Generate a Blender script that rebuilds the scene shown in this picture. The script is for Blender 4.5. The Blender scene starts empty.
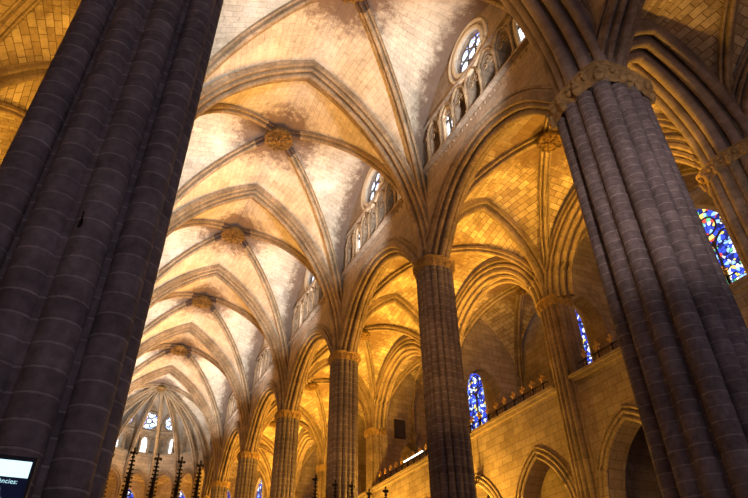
import bpy, bmesh, math, random
from mathutils import Vector, Matrix
from mathutils.geometry import delaunay_2d_cdt
random.seed(7)
C = bpy.context.scene.collection
PI = math.pi
EYE = 1.6
NC, HALF = 5.33, 6.09                    # nave centre line and half width
XR, XL = NC + HALF, NC - HALF
YP = [-2.1, 7.74, 17.6, 27.2, 36.5, 45.8, 54.7, 59.8]     # pier lines, west to east
AW = 6.38                                # aisle width, pier axis to wall pier axis
ZS, ZSW = 15.8, 15.55                    # springing of nave piers and wall piers
APC = (NC, 59.8)                         # centre of the apse

# ------------------------------------------------------------------ materials
def new_mat(name):
    m = bpy.data.materials.new(name); m.use_nodes = True
    nt = m.node_tree
    b = nt.nodes['Principled BSDF']
    b.inputs['Roughness'].default_value = .85
    b.inputs['Specular IOR Level'].default_value = .25
    return m, nt, b
def mixc(nt, fac, a, b, mode='MIX'):
    n = nt.nodes.new('ShaderNodeMix'); n.data_type = 'RGBA'; n.blend_type = mode
    if isinstance(fac, (int, float)): n.inputs[0].default_value = fac
    else: nt.links.new(fac, n.inputs[0])
    for i, v in ((6, a), (7, b)):
        if isinstance(v, tuple): n.inputs[i].default_value = (*v, 1)
        else: nt.links.new(v, n.inputs[i])
    return n.outputs[2]
def ramp(nt, src, pts):
    n = nt.nodes.new('ShaderNodeValToRGB'); nt.links.new(src, n.inputs[0])
    e = n.color_ramp.elements
    while len(e) < len(pts): e.new(.5)
    for k, (p, c) in enumerate(pts):
        e[k].position = p; e[k].color = (*c, 1) if isinstance(c, tuple) else (c, c, c, 1)
    return n.outputs[0]
def noise(nt, vec, scale, detail=4, rough=.6):
    n = nt.nodes.new('ShaderNodeTexNoise'); n.inputs['Scale'].default_value = scale
    n.inputs['Detail'].default_value = detail; n.inputs['Roughness'].default_value = rough
    nt.links.new(vec, n.inputs['Vector']); return n.outputs['Fac']
def stone(name, c1, c2, mortar, bw, rh, ms=.014, var=.35, stain_dark=None, bump=.5, offset=.5, patch=None, bias=0., fine=.25):
    m, nt, b = new_mat(name)
    tc = nt.nodes.new('ShaderNodeTexCoord')
    geo = nt.nodes.new('ShaderNodeNewGeometry')
    br = nt.nodes.new('ShaderNodeTexBrick')
    br.offset = offset
    nt.links.new(tc.outputs['UV'], br.inputs['Vector'])
    br.inputs['Color1'].default_value = (*c1, 1); br.inputs['Color2'].default_value = (*c2, 1)
    br.inputs['Mortar'].default_value = (*mortar, 1)
    br.inputs['Scale'].default_value = 1; br.inputs['Mortar Size'].default_value = ms
    br.inputs['Mortar Smooth'].default_value = .3; br.inputs['Bias'].default_value = bias
    br.inputs['Brick Width'].default_value = bw; br.inputs['Row Height'].default_value = rh
    pos = geo.outputs['Position']
    n1 = noise(nt, pos, .9, 5); n2 = noise(nt, pos, 7, 4)
    col = mixc(nt, 1, br.outputs['Color'], ramp(nt, n1, [(.3, 1 - var), (.7, 1.0 + var * .3)]), 'MULTIPLY')
    col = mixc(nt, 1, col, ramp(nt, n2, [(.3, 1 - fine), (.7, 1.0)]), 'MULTIPLY')
    if patch:
        n4 = noise(nt, pos, .55, 6, .7)
        col = mixc(nt, ramp(nt, n4, [(.5, 0.), (.68, .75)]), col, patch)
    if stain_dark:
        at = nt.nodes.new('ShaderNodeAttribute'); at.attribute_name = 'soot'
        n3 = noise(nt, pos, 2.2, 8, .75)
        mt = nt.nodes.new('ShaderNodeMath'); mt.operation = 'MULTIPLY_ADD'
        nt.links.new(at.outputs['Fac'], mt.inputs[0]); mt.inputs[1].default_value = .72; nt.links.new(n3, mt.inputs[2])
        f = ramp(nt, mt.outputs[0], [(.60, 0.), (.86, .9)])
        col = mixc(nt, f, col, stain_dark)
    nt.links.new(col, b.inputs['Base Color'])
    bp = nt.nodes.new('ShaderNodeBump'); bp.inputs['Strength'].default_value = bump; bp.inputs['Distance'].default_value = .03
    mx = nt.nodes.new('ShaderNodeMath'); mx.operation = 'MULTIPLY_ADD'
    nt.links.new(br.outputs['Fac'], mx.inputs[0]); mx.inputs[1].default_value = -.7; nt.links.new(n2, mx.inputs[2])
    nt.links.new(mx.outputs[0], bp.inputs['Height']); nt.links.new(bp.outputs[0], b.inputs['Normal'])
    return m
M = {}
M['web'] = stone('pale vault ashlar', (.70, .62, .51), (.60, .52, .42), (.36, .29, .22), .62, .30, .009, .3, stain_dark=(.13, .08, .06), patch=(.74, .70, .64))
M['web_aisle'] = stone('aisle vault ashlar', (.68, .56, .40), (.38, .28, .18), (.19, .13, .085), .60, .30, .017, .38, stain_dark=(.15, .09, .05))
M['rib'] = stone('rib stone', (.42, .315, .21), (.33, .24, .155), (.2, .15, .1), 900, .55, .009, .45, fine=.4)
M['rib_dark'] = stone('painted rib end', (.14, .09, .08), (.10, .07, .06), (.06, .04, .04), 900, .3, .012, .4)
M['pier'] = stone('pier stone', (.275, .225, .215), (.20, .162, .158), (.42, .36, .335), 900, .28, .016, .35, bump=.8, fine=.45)
M['arch'] = stone('great arch moulding stone', (.33, .26, .22), (.25, .195, .165), (.36, .29, .24), 900, .5, .012, .35, bump=.7)
M['arcade'] = stone('arcade moulding stone', (.33, .245, .175), (.26, .185, .125), (.42, .32, .22), 900, .5, .012, .4, bump=.7, fine=.45)
M['wall'] = stone('ashlar wall stone', (.50, .40, .29), (.38, .29, .20), (.26, .19, .13), .72, .34, .014, .35)
M['nwall'] = stone('nave wall stone', (.36, .28, .215), (.27, .205, .155), (.19, .14, .11), .72, .34, .012, .35)
M['cap'] = stone('carved capital stone', (.56, .37, .15), (.42, .26, .10), (.2, .13, .07), 900, 50, .0, .5, bump=.8, fine=.5)
M['boss'] = stone('gilded boss stone', (.34, .21, .07), (.20, .10, .04), (.2, .13, .07), 900, 50, .0, .6, bump=.8, fine=.6)
M['floor'] = stone('worn floor paving', (.30, .26, .22), (.25, .22, .19), (.12, .1, .09), .9, .9, .01, .3)
def plain(name, col, rough=.6, metal=0, emit=None, es=1):
    m, nt, b = new_mat(name)
    tc = nt.nodes.new('ShaderNodeTexCoord')
    n = noise(nt, tc.outputs['Object'], 9, 3)
    nt.links.new(mixc(nt, 1, (col), ramp(nt, n, [(.3, .75), (.7, 1.)]), 'MULTIPLY'), b.inputs['Base Color'])
    b.inputs['Roughness'].default_value = rough; b.inputs['Metallic'].default_value = metal
    if emit:
        b.inputs['Emission Color'].default_value = (*emit, 1); b.inputs['Emission Strength'].default_value = es
    return m
M['darkwood'] = plain('blackened carved wood', (.035, .024, .018), .5)
M['iron'] = plain('black iron', (.02, .018, .016), .45, .6)
M['gold'] = plain('gilt metal', (.75, .5, .15), .35, .7)
M['lead'] = plain('window lead and stone', (.12, .11, .11), .7)
M['pale'] = plain('pale tracery stone', (.55, .48, .38), .8)
M['paint'] = plain('dark old canvas', (.06, .045, .035), .5)
M['screenblack'] = plain('screen glass', (.01, .012, .02), .6, 0, (.001, .002, .012), 1)
M['screenwhite'] = plain('lit screen header', (.8, .9, .95), .4, 0, (.62, .95, 1.0), 1.25)
M['screentext'] = plain('lit screen text', (.7, .9, .95), .4, 0, (.5, .9, 1.0), .9)
M['plastic'] = plain('black plastic', (.015, .015, .018), .4)
M['lamp'] = plain('white lit tube', (.9, .9, .9), .4, 0, (1, .95, .8), 5)
M['amber'] = plain('lit amber glass', (.9, .7, .3), .4, 0, (1, .72, .2), 1.2)
def glass(name, pts, scale, strength, soft=.0):
    m, nt, b = new_mat(name)
    tc = nt.nodes.new('ShaderNodeTexCoord')
    v = nt.nodes.new('ShaderNodeTexVoronoi'); v.inputs['Scale'].default_value = scale
    nt.links.new(tc.outputs['UV'], v.inputs['Vector'])
    d = nt.nodes.new('ShaderNodeTexVoronoi'); d.feature = 'DISTANCE_TO_EDGE'; d.inputs['Scale'].default_value = scale
    nt.links.new(tc.outputs['UV'], d.inputs['Vector'])
    sp = nt.nodes.new('ShaderNodeSeparateColor'); nt.links.new(v.outputs['Color'], sp.inputs[0])
    c = nt.nodes.new('ShaderNodeValToRGB'); c.color_ramp.interpolation = 'CONSTANT'
    nt.links.new(sp.outputs[0], c.inputs[0]); e = c.color_ramp.elements
    while len(e) < len(pts): e.new(.5)
    for k, (p, q) in enumerate(pts): e[k].position = p; e[k].color = (*q, 1)
    col = mixc(nt, 1, c.outputs[0], ramp(nt, d.outputs['Distance'], [(.02, .02), (.07, 1.)]), 'MULTIPLY')
    b.inputs['Base Color'].default_value = (.02, .02, .03, 1); b.inputs['Roughness'].default_value = .3
    nt.links.new(col, b.inputs['Emission Color']); b.inputs['Emission Strength'].default_value = strength
    return m
BL, DB, WH, YE, RE, GR, LB = (.03, .06, .55), (.01, .015, .12), (.85, .93, 1.), (1., .7, .15), (.7, .06, .05), (.1, .45, .2), (.25, .45, .9)
M['glass'] = glass('stained glass', [(0, DB), (.2, BL), (.48, LB), (.62, WH), (.77, YE), (.86, RE), (.93, GR)], 5.2, 2.2)
M['glass_blue'] = glass('deep blue stained glass', [(0, DB), (.25, BL), (.5, BL), (.62, LB), (.76, WH), (.93, YE)], 5.0, 2.0)
M['glass_rose'] = glass('pale rose glass', [(0, BL), (.2, LB), (.36, WH), (.6, WH), (.85, LB), (.93, (.5, .2, .6))], 5.5, 2.4)
M['glass_petal'] = glass('pale petal glass', [(0, WH), (.4, (.75, .85, 1)), (.7, LB), (.8, (.35, .15, .6)), (.9, WH)], 8, 2.6)
M['glass_white'] = glass('clear leaded glass', [(0, WH), (.3, (.9, .95, 1)), (.85, LB), (.9, WH)], 3.0, 4)

# ------------------------------------------------------------------ mesh helpers
def mesh_obj(name, verts, faces, mats, parent=None, uvs=None, mi=None, smooth=False, loc=None, soot=None):
    me = bpy.data.meshes.new(name); me.from_pydata([tuple(v) for v in verts], [], faces)
    for m in (mats if isinstance(mats, (list, tuple)) else [mats]): me.materials.append(m)
    if uvs:
        ul = me.uv_layers.new(name='UVMap')
        k = 0
        for f in uvs:
            for q in f: ul.data[k].uv = q; k += 1
    if mi:
        for p, i in zip(me.polygons, mi): p.material_index = i
    if soot:
        a = me.attributes.new('soot', 'FLOAT', 'POINT')
        for i, s in enumerate(soot): a.data[i].value = s
    if smooth:
        me.polygons.foreach_set('use_smooth', [True] * len(me.polygons))
        me.set_sharp_from_angle(angle=math.radians(38))
    me.update()
    o = bpy.data.objects.new(name, me); C.objects.link(o)
    if parent: o.parent = parent
    if loc: o.location = loc
    return o
def tag(o, label=None, cat=None, group=None, kind=None):
    if label: o['label'] = label
    if cat: o['category'] = cat
    if group: o['group'] = group
    if kind: o['kind'] = kind
    return o
def empty(name, loc, rz=0, label=None, cat=None, group=None, kind=None):
    o = bpy.data.objects.new(name, None); C.objects.link(o); o.location = loc; o.rotation_euler = (0, 0, rz)
    o.empty_display_size = .2
    return tag(o, label, cat, group, kind)
class MB:
    """collects shapes into one mesh with uvs in metres"""
    def __init__(s): s.v = []; s.f = []; s.uv = []; s.mi = []; s.soot = []
    def add(s, vs, fs, uvs=None, mi=0, soot=None):
        b = len(s.v); s.v += [tuple(v) for v in vs]
        s.soot += soot if soot else [0.] * len(vs)
        for i, f in enumerate(fs):
            s.f.append(tuple(b + k for k in f)); s.mi.append(mi)
            if uvs: s.uv.append(uvs[i])
            else:
                P = [Vector(vs[k]) for k in f]
                n = (P[1] - P[0]).cross(P[2] - P[0])
                ax = max(range(3), key=lambda a: abs(n[a]))
                s.uv.append([((p.y, p.z), (p.x, p.z), (p.x, p.y))[ax] for p in P])
    def box(s, x0, x1, y0, y1, z0, z1, mi=0):
        v = [(x, y, z) for z in (z0, z1) for y in (y0, y1) for x in (x0, x1)]
        s.add(v, [(0, 2, 3, 1), (4, 5, 7, 6), (0, 1, 5, 4), (2, 6, 7, 3), (0, 4, 6, 2), (1, 3, 7, 5)], None, mi)
    def tube(s, pts, rads, n=8, mi=0, caps=True, u0=0):
        pts = [Vector(p) for p in pts]
        rings = []; vs = []; fs = []; uv = []
        L = 0; Ls = []
        for i, p in enumerate(pts):
            if i: L += (p - pts[i - 1]).length
            Ls.append(L)
            t = (pts[min(i + 1, len(pts) - 1)] - pts[max(i - 1, 0)]).normalized()
            a = t.orthogonal().normalized() if i == 0 or True else None
            ref = Vector((0, 0, 1)) if abs(t.z) < .9 else Vector((1, 0, 0))
            a = ref.cross(t).normalized(); b = t.cross(a)
            r = rads[i] if isinstance(rads, (list, tuple)) else rads
            vs += [p + (a * math.cos(2 * PI * k / n) + b * math.sin(2 * PI * k / n)) * r for k in range(n)]
        r0 = rads[0] if isinstance(rads, (list, tuple)) else rads
        for i in range(len(pts) - 1):
            for k in range(n):
                k2 = (k + 1) % n
                fs.append((i * n + k, i * n + k2, (i + 1) * n + k2, (i + 1) * n + k))
                ua, ub = 2 * PI * k / n * r0, 2 * PI * (k + 1) / n * r0
                uv.append([(ua + u0, Ls[i]), (ub + u0, Ls[i]), (ub + u0, Ls[i + 1]), (ua + u0, Ls[i + 1])])
        if caps:
            fs.append(tuple(range(n))[::-1]); uv.append([(0, 0)] * n)
            e = (len(pts) - 1) * n
            fs.append(tuple(range(e, e + n))); uv.append([(0, 0)] * n)
        s.add(vs, fs, uv, mi)
    def blob(s, c, r, sc=(1, 1, 1), n=6, m=4, mi=0, rot=0):
        vs = []; fs = []
        cr, sr = math.cos(rot), math.sin(rot)
        for j in range(m + 1):
            ph = PI * j / m
            for k in range(n):
                th = 2 * PI * k / n
                x, y, z = math.sin(ph) * math.cos(th) * r * sc[0], math.sin(ph) * math.sin(th) * r * sc[1], math.cos(ph) * r * sc[2]
                vs.append((c[0] + x * cr - y * sr, c[1] + x * sr + y * cr, c[2] + z))
        for j in range(m):
            for k in range(n):
                fs.append((j * n + k, (j + 1) * n + k, (j + 1) * n + (k + 1) % n, j * n + (k + 1) % n))
        s.add(vs, fs, None, mi)
    def build(s, name, mats, parent=None, smooth=False, loc=None, weld=False):
        o = mesh_obj(name, s.v, s.f, mats, parent, s.uv, s.mi, smooth, loc, s.soot if any(s.soot) else None)
        return o

class Arc:
    """half of a pointed arch: rises H over the half span s, first going straight up by stilt"""
    def __init__(a, s, H, stilt=0., flare=0.):
        a.s, a.H, a.st, a.fl = s, H, stilt, flare
        h = H - stilt; hp = max(h, 1.04 * s); a.zs = h / hp; a.R = (s * s + hp * hp) / (2 * s)
    def d_at(a, fr):
        z = fr * a.H
        if z <= a.st: return 0.
        zz = (z - a.st) / a.zs
        return min(a.s, a.R - math.sqrt(max(0, a.R * a.R - zz * zz)))
    def pts(a, v, n):
        """points (distance, height, arc length) offset inward by v"""
        out = []
        r = a.R - v
        th = math.acos(max(-1, min(1, (a.R - a.s) / r)))
        if a.st > 0: out.append((v, 0., 0.))
        for i in range(n + 1):
            t = th * i / n
            out.append((a.R - r * math.cos(t) - a.fl * max(0., 1 - i / n / .4) ** 1.6, a.st + r * math.sin(t) * a.zs, a.st + t * a.R))
        return out
def rolls(spec, topw, topv, n=7):
    """spec: rolls (u, v, r) from the middle outwards; v is depth of roll centre; gives an open profile"""
    half = []
    for (u, v, r) in spec:
        seg = []
        a0, a1 = (-90 if u == 0 else -150), 35
        for i in range(n + 1):
            t = math.radians(a0 + (a1 - a0) * i / n)
            seg.append((u + r * math.cos(t), v - r * math.sin(t)))
        half += seg
        half.append((u + r * .98, v - r * 1.9))
        half.append((u + r * 1.25, v - r * 1.95))
    half.append((topw, topv))
    left = [(-u, v) for u, v in half[::-1]]
    return left + half[1 if half[0][0] == 0 else 0:]
def half_rib(mb, p0, hdir, arc, prof, n=16, mi=0, dark=None, z0=None, uo=0):
    """sweep prof from p0 in horizontal direction hdir; dark = fraction of the end painted"""
    hx, hy = hdir; lx, ly = -hy, hx
    cols = []
    cum = 0; cs = [0]
    for j in range(1, len(prof)):
        cum += math.dist(prof[j], prof[j - 1]); cs.append(cum)
    vs = []; P = None
    rows = None
    for (u, v) in prof:
        pp = arc.pts(v, n); rows = len(pp)
        vs += [(p0[0] + hx * d + lx * u, p0[1] + hy * d + ly * u, p0[2] + z) for d, z, L in pp]
        P = pp
    fs = []; uv = []; fm = []
    b = len(mb.v)
    for j in range(len(prof) - 1):
        for i in range(rows - 1):
            fs.append((j * rows + i, (j + 1) * rows + i, (j + 1) * rows + i + 1, j * rows + i + 1))
            uv.append([(cs[j] + uo, P[i][2]), (cs[j + 1] + uo, P[i][2]), (cs[j + 1] + uo, P[i + 1][2]), (cs[j] + uo, P[i + 1][2])])
            fm.append(i / (rows - 1))
    mb.add(vs, fs, uv, mi)
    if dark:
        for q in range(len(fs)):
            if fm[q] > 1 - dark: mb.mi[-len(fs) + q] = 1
def arch_curve(s, H, n=12, stilt=0, flare=0.):
    """open list of (x, z), x from -s to s, of a full pointed arch"""
    a = Arc(s, H, stilt, flare); L = [(d - s, z) for d, z, _ in a.pts(0, n)]
    if stilt: pass
    return L + [(-x, z) for x, z in L[-2::-1]]
def inside(p, poly):
    x, y = p; c = False; n = len(poly)
    for i in range(n):
        x1, y1 = poly[i]; x2, y2 = poly[(i + 1) % n]
        if (y1 > y) != (y2 > y) and x < (x2 - x1) * (y - y1) / (y2 - y1) + x1: c = not c
    return c
def plate(mb, outer, holes, org, ud, thick, mi=0, jamb=0):
    """slab in the plane (ud, z) through org; thickness runs to the left of ud seen from above"""
    ud = Vector((ud[0], ud[1], 0)).normalized(); nd = Vector((-ud.y, ud.x, 0)); org = Vector(org)
    pts = []; edges = []
    loops = [outer] + holes
    for lp in loops:
        b = len(pts); pts += [Vector(p) for p in lp]; edges += [(b + i, b + (i + 1) % len(lp)) for i in range(len(lp))]
    r = delaunay_2d_cdt(pts, edges, [], 0, 1e-5)
    vv, tris = r[0], r[2]
    keep = []
    for t in tris:
        c = (sum(vv[i].x for i in t) / 3, sum(vv[i].y for i in t) / 3)
        if inside(c, outer) and not any(inside(c, h) for h in holes): keep.append(t)
    for off, flip in ((0, False), (thick, True)):
        vs = [org + ud * p.x + nd * off + Vector((0, 0, p.y)) for p in vv]
        fs = [tuple(t[::-1]) if flip else tuple(t) for t in keep]
        mb.add(vs, fs, [[(vv[i].x, vv[i].y) for i in f] for f in fs], mi)
    for lp in loops:
        n = len(lp); vs = []
        for off in (0, thick): vs += [org + ud * p[0] + nd * off + Vector((0, 0, p[1])) for p in lp]
        fs = [(i, (i + 1) % n, n + (i + 1) % n, n + i) for i in range(n)]
        L = 0; uv = []
        for i in range(n):
            d = math.dist(lp[i], lp[(i + 1) % n]); uv.append([(0, L), (0, L + d), (thick, L + d), (thick, L)]); L += d
        mb.add(vs, fs, uv, jamb)
def lancet(cx, z0, w, zs, H, n=8):
    """closed outline of a pointed opening: sill z0, springing zs, rise H, width w"""
    return [(cx - w / 2, z0)] + [(cx + x, zs + z) for x, z in arch_curve(w / 2, H, n)] + [(cx + w / 2, z0)]
def circle(cx, cz, r, n=24): return [(cx + r * math.cos(2 * PI * k / n), cz + r * math.sin(2 * PI * k / n)) for k in range(n)]
def path_on(org, ud, pts, off=0):
    ud = Vector((ud[0], ud[1], 0)).normalized(); nd = Vector((-ud.y, ud.x, 0))
    return [Vector(org) + ud * x + nd * off + Vector((0, 0, z)) for x, z in pts]
def spline(mb, pts, r, n=6, closed=False, mi=0):
    if closed: pts = list(pts) + [pts[0], ]
    mb.tube(pts, r, n, mi, caps=not closed)

# ------------------------------------------------------------------ windows
nwin = [0]
def stained_window(org, ud, w, z0, zs, H, glassmat, tracery=True, depth=.18):
    """org at the wall face, middle of the sill in plan"""
    nwin[0] += 1
    e = empty('window_%d' % nwin[0], tuple(org), 0, kind='structure')
    o0 = (0, 0, 0)
    mb = MB(); out = lancet(0, z0, w, zs, H)
    spline(mb, path_on(o0, ud, out, -.02), .11, 6, True); wf = mb.build('window_frame', M['pale'], e)
    g = MB(); ps = path_on(o0, ud, out, depth)
    g.add(ps, [tuple(range(len(ps)))], [[(p[0], p[1]) for p in out]]); g.build('pane', glassmat, e)
    if tracery:
        t = MB()
        spline(t, path_on(o0, ud, [(0, z0), (0, zs + H * .1)], depth - .06), .06)
        for sx in (-1, 1):
            spline(t, path_on(o0, ud, [(sx * w / 4 + x, zs - .25 + z) for x, z in arch_curve(w / 4, w * .3, 5)], depth - .06), .05)
        c = circle(0, zs + H * .48, w * .19, 16); spline(t, path_on(o0, ud, c, depth - .06), .045, 5, True)
        zz = z0 + .6
        while zz < zs: spline(t, path_on(o0, ud, [(-w / 2, zz), (w / 2, zz)], depth - .05), .018, 4); zz += .6
        t.build('tracery', M['lead'], wf)
    return e
def rose_window(org, ud, r, z, glassmat, petals=6, depth=.3, rings=True):
    nwin[0] += 1
    e = empty('window_%d' % nwin[0], tuple(org), 0, kind='structure')
    o0 = (0, 0, 0)
    mb = MB(); spline(mb, path_on(o0, ud, circle(0, z, r + .1, 32), 0), .13, 8, True)
    if rings: spline(mb, path_on(o0, ud, circle(0, z, r + .42, 36), -.03), .09, 8, True)
    wf = mb.build('window_frame', M['pale'] if rings else M['nwall'], e)
    g = MB(); c = circle(0, z, r, 32); ps = path_on(o0, ud, c, depth)
    g.add(ps, [tuple(range(32))], [[(p[0], p[1]) for p in c]]); g.build('pane', glassmat, e)
    for k in range(petals + 1):
        a = 2 * PI * k / petals + .3; q = r * .64 if k < petals else 0
        c = circle(q * math.cos(a), z + q * math.sin(a), r * .27, 14); ps = path_on(o0, ud, c, depth - .03)
        g = MB(); g.add(ps, [tuple(range(14))], [[(p[0], p[1]) for p in c]]); g.build('petal_pane', M['glass_petal'], e)
    t = MB()
    spline(t, path_on(o0, ud, circle(0, z, r * .3, 14), depth - .08), .045, 5, True)
    for k in range(petals):
        a = 2 * PI * k / petals + .3
        spline(t, path_on(o0, ud, circle(r * .64 * math.cos(a), z + r * .64 * math.sin(a), r * .3, 14), depth - .08), .04, 5, True)
    t.build('tracery', M['lead'], wf)
    return e

# ------------------------------------------------------------------ piers
def super_ring(th, a, b):
    """radius of a rounded square: a on the axes, b on the diagonals"""
    return a + (b - a) * (math.sin(2 * th) ** 2) ** .8
shaft_cache = {}
def make_pier(x, y, big, ztop, label, group, name='clustered_pier', scale=1., mat='pier', nsh=16, rot=0):
    e = empty(name, (x, y, 0), rot, label, 'pier', group)
    if big: a, b, r, ch, nsh = .86, 1.09, .235, .62, 12
    else: a, b, r, ch = .585 * scale, .665 * scale, .118 * scale, .46
    zc = ztop - ch
    key = (big, ztop, scale, mat)
    if key not in shaft_cache:
        D = {}
        base = MB(); n = 32
        prof = [(1.45, 0), (1.45, .5), (1.38, .6), (1.3, .65), (1.3, 1.0), (1.22, 1.1), (1.16, 1.22), (1.1, 1.3)]
        vs = []; 
        for f, z in prof:
            for k in range(n):
                th = 2 * PI * k / n; R = (super_ring(th, a, b) + r) * f; vs.append((R * math.cos(th), R * math.sin(th), z))
        base.add(vs, [(j * n + k, j * n + (k + 1) % n, (j + 1) * n + (k + 1) % n, (j + 1) * n + k) for j in range(len(prof) - 1) for k in range(n)])
        D['base'] = base
        core = MB(); vs = []
        for z in (1.0, zc + .1):
            for k in range(n):
                th = 2 * PI * k / n; R = super_ring(th, a, b) - r * .25; vs.append((R * math.cos(th), R * math.sin(th), z))
        U = [2 * PI * k / n * b for k in range(n + 1)]
        core.add(vs, [(k, (k + 1) % n, n + (k + 1) % n, n + k) for k in range(n)], [[(U[k], 1.), (U[k + 1], 1.), (U[k + 1], zc), (U[k], zc)] for k in range(n)])
        D['core'] = core
        D['shaft'] = []
        for k in range(nsh):
            th = 2 * PI * (k + .5) / nsh; R = super_ring(th, a, b)
            rr = r * (1.04 if k % 2 else .96)
            s = MB(); cx, cy = R * math.cos(th), R * math.sin(th)
            s.tube([(cx, cy, 1.2), (cx, cy, zc + .08)], rr, 14, 0, False, 3 * k)
            # astragal under the capital
            s.tube([(cx, cy, zc), (cx, cy, zc + .05 + r * .1), (cx, cy, zc + .1 + r * .2)], [rr, rr * 1.2, rr], 10, 0, False)
            D['shaft'].append(s)
        for k in range(nsh if not big else 12):
            if big and k % 3: continue
            if not big and k % 4: continue
            th = 2 * PI * k / nsh; R = super_ring(th, a, b) + r * (.42 if big else .3)
            s = MB(); s.tube([(R * math.cos(th), R * math.sin(th), 1.2), (R * math.cos(th), R * math.sin(th), zc + .08)], r * .3, 8, 0, False, 9)
            D['shaft'].append(s)
        cap = MB(); n = 64; rows = 9; vs = []
        for j in range(rows + 1):
            t = j / rows
            for k in range(n):
                th = 2 * PI * k / n
                R = (super_ring(th, a, b) + r) * (1.0 + .01 * t + .09 * t * t)
                R += r * .18 * math.cos(nsh * th + PI * (0 if nsh % 2 == 0 else 0) + PI) + r * .10 * random.uniform(-1, 1)
                vs.append((R * math.cos(th), R * math.sin(th), zc + ch * .8 * t))
        cap.add(vs, [(j * n + k, j * n + (k + 1) % n, (j + 1) * n + (k + 1) % n, (j + 1) * n + k) for j in range(rows) for k in range(n)])
        for row, (tz, q) in enumerate(((.3, nsh), (.68, nsh * 2))):
            for k in range(q):
                th = 2 * PI * (k + .5 * row + .5) / q + random.uniform(-.03, .03)
                R = (super_ring(th, a, b) + r) * (1.0 + .07 * tz)
                rr = r * (.62 if row == 0 else .42)
                R *= 1.03; rr *= 1.1
                cap.blob((R * math.cos(th), R * math.sin(th), zc + ch * tz * .85), rr, (.8, 1., 1.15), 7, 5, 0, th)
                cap.blob((R * 1.08 * math.cos(th), R * 1.05 * math.sin(th), zc + ch * tz * .85 + rr * .7), rr * .55, (1, 1, .8), 5, 4, 0, th)
        D['cap'] = cap
        ab = MB(); n = 32; vs = []; prof = [(1.06, .76), (1.12, .8), (1.14, .86), (1.1, .9), (1.16, .94), (1.16, 1.0), (.6, 1.0)]
        for f, z in prof:
            for k in range(n):
                th = 2 * PI * k / n; R = (super_ring(th, a, b) + r) * f
                R *= 1 + .03 * math.cos(8 * th); vs.append((R * math.cos(th), R * math.sin(th), zc + ch * z))
        ab.add(vs, [(j * n + k, j * n + (k + 1) % n, (j + 1) * n + (k + 1) % n, (j + 1) * n + k) for j in range(len(prof) - 1) for k in range(n)])
        D['abacus'] = ab
        col = 'cap'
        O = [('base', base.build('base', M[mat], e)), ('core', core.build('core', M[mat], e, True))]
        for s in D['shaft']: O.append(('shaft', s.build('shaft', M[mat], e, True)))
        co = cap.build('capital', M[col], e, True); O.append(('capital', co)); O.append(('abacus', ab.build('abacus', M[col], co)))
        for nm, o in O: o.data.name = nm
        shaft_cache[key] = [o for _, o in O]
    else:
        for o in shaft_cache[key]:
            c = o.copy(); C.objects.link(c); c.parent = capc if o.name.startswith('abacus') else e
            if o.name.startswith('capital'): capc = c
    return e
ordn = ['first', 'second', 'third', 'fourth', 'fifth', 'sixth', 'seventh', 'eighth']
# west pair of huge piers and the slimmer ones behind
make_pier(XL - .08, YP[1], True, ZS, 'huge dark clustered pier filling the left of the picture', None, rot=.0)
make_pier(XR, YP[1], True, ZS - .1, 'huge leaning clustered pier with gilded capital at the right front', None, rot=.0)
rl = {2: 'slender clustered pier right behind the huge right pier, railing beside its foot',
      3: 'second slender clustered pier on the right side of the nave',
      4: 'third slender clustered pier on the right side of the nave',
      5: 'fourth slender clustered pier on the right side of the nave',
      6: 'fifth slender pier on the right, the last before the apse'}
for k in range(2, 7):
    make_pier(XR, YP[k], False, ZS, rl[k], None)
    make_pier(XL, YP[k], False, ZS, 'slender clustered pier of the left nave row, hidden behind the huge left pier', 'slender piers of the left nave row')
APV = [(APC[0] + HALF * math.cos(PI * i / 7), APC[1] + HALF * math.sin(PI * i / 7)) for i in range(8)]
for i, (x, y) in enumerate(APV):
    make_pier(x, y, False, ZS, 'slim pier standing in the half circle around the apse', 'slim piers of the apse', 'apse_pier', .72, 'rib')
WX = {1: XR + AW, -1: XL - AW}
wl = ['wall pier of the right aisle out of view beside the camera', 'massive aisle wall pier with broad capital at the right edge of the picture',
      'aisle wall pier with capital directly left of the huge right pier', 'aisle wall pier hidden behind the first slender nave pier',
      'aisle wall pier seen between the first and second slender nave piers, dark panel beside it', 'aisle wall pier seen left of the second slender nave pier',
      'aisle wall pier in the far end of the right aisle', 'last aisle wall pier beside the apse']
for sgn in (1, -1):
    for k in range(0, 8):
        if sgn > 0: make_pier(WX[1], YP[k], False, ZSW, wl[k], None, 'wall_pier', 1.6 if k < 2 else .92, 'rib')
        elif k < 5: make_pier(WX[-1], YP[k], False, ZSW, 'wall pier of the left aisle, mostly behind the huge left pier', 'wall piers of the left aisle', 'wall_pier', 1., 'rib')

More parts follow.
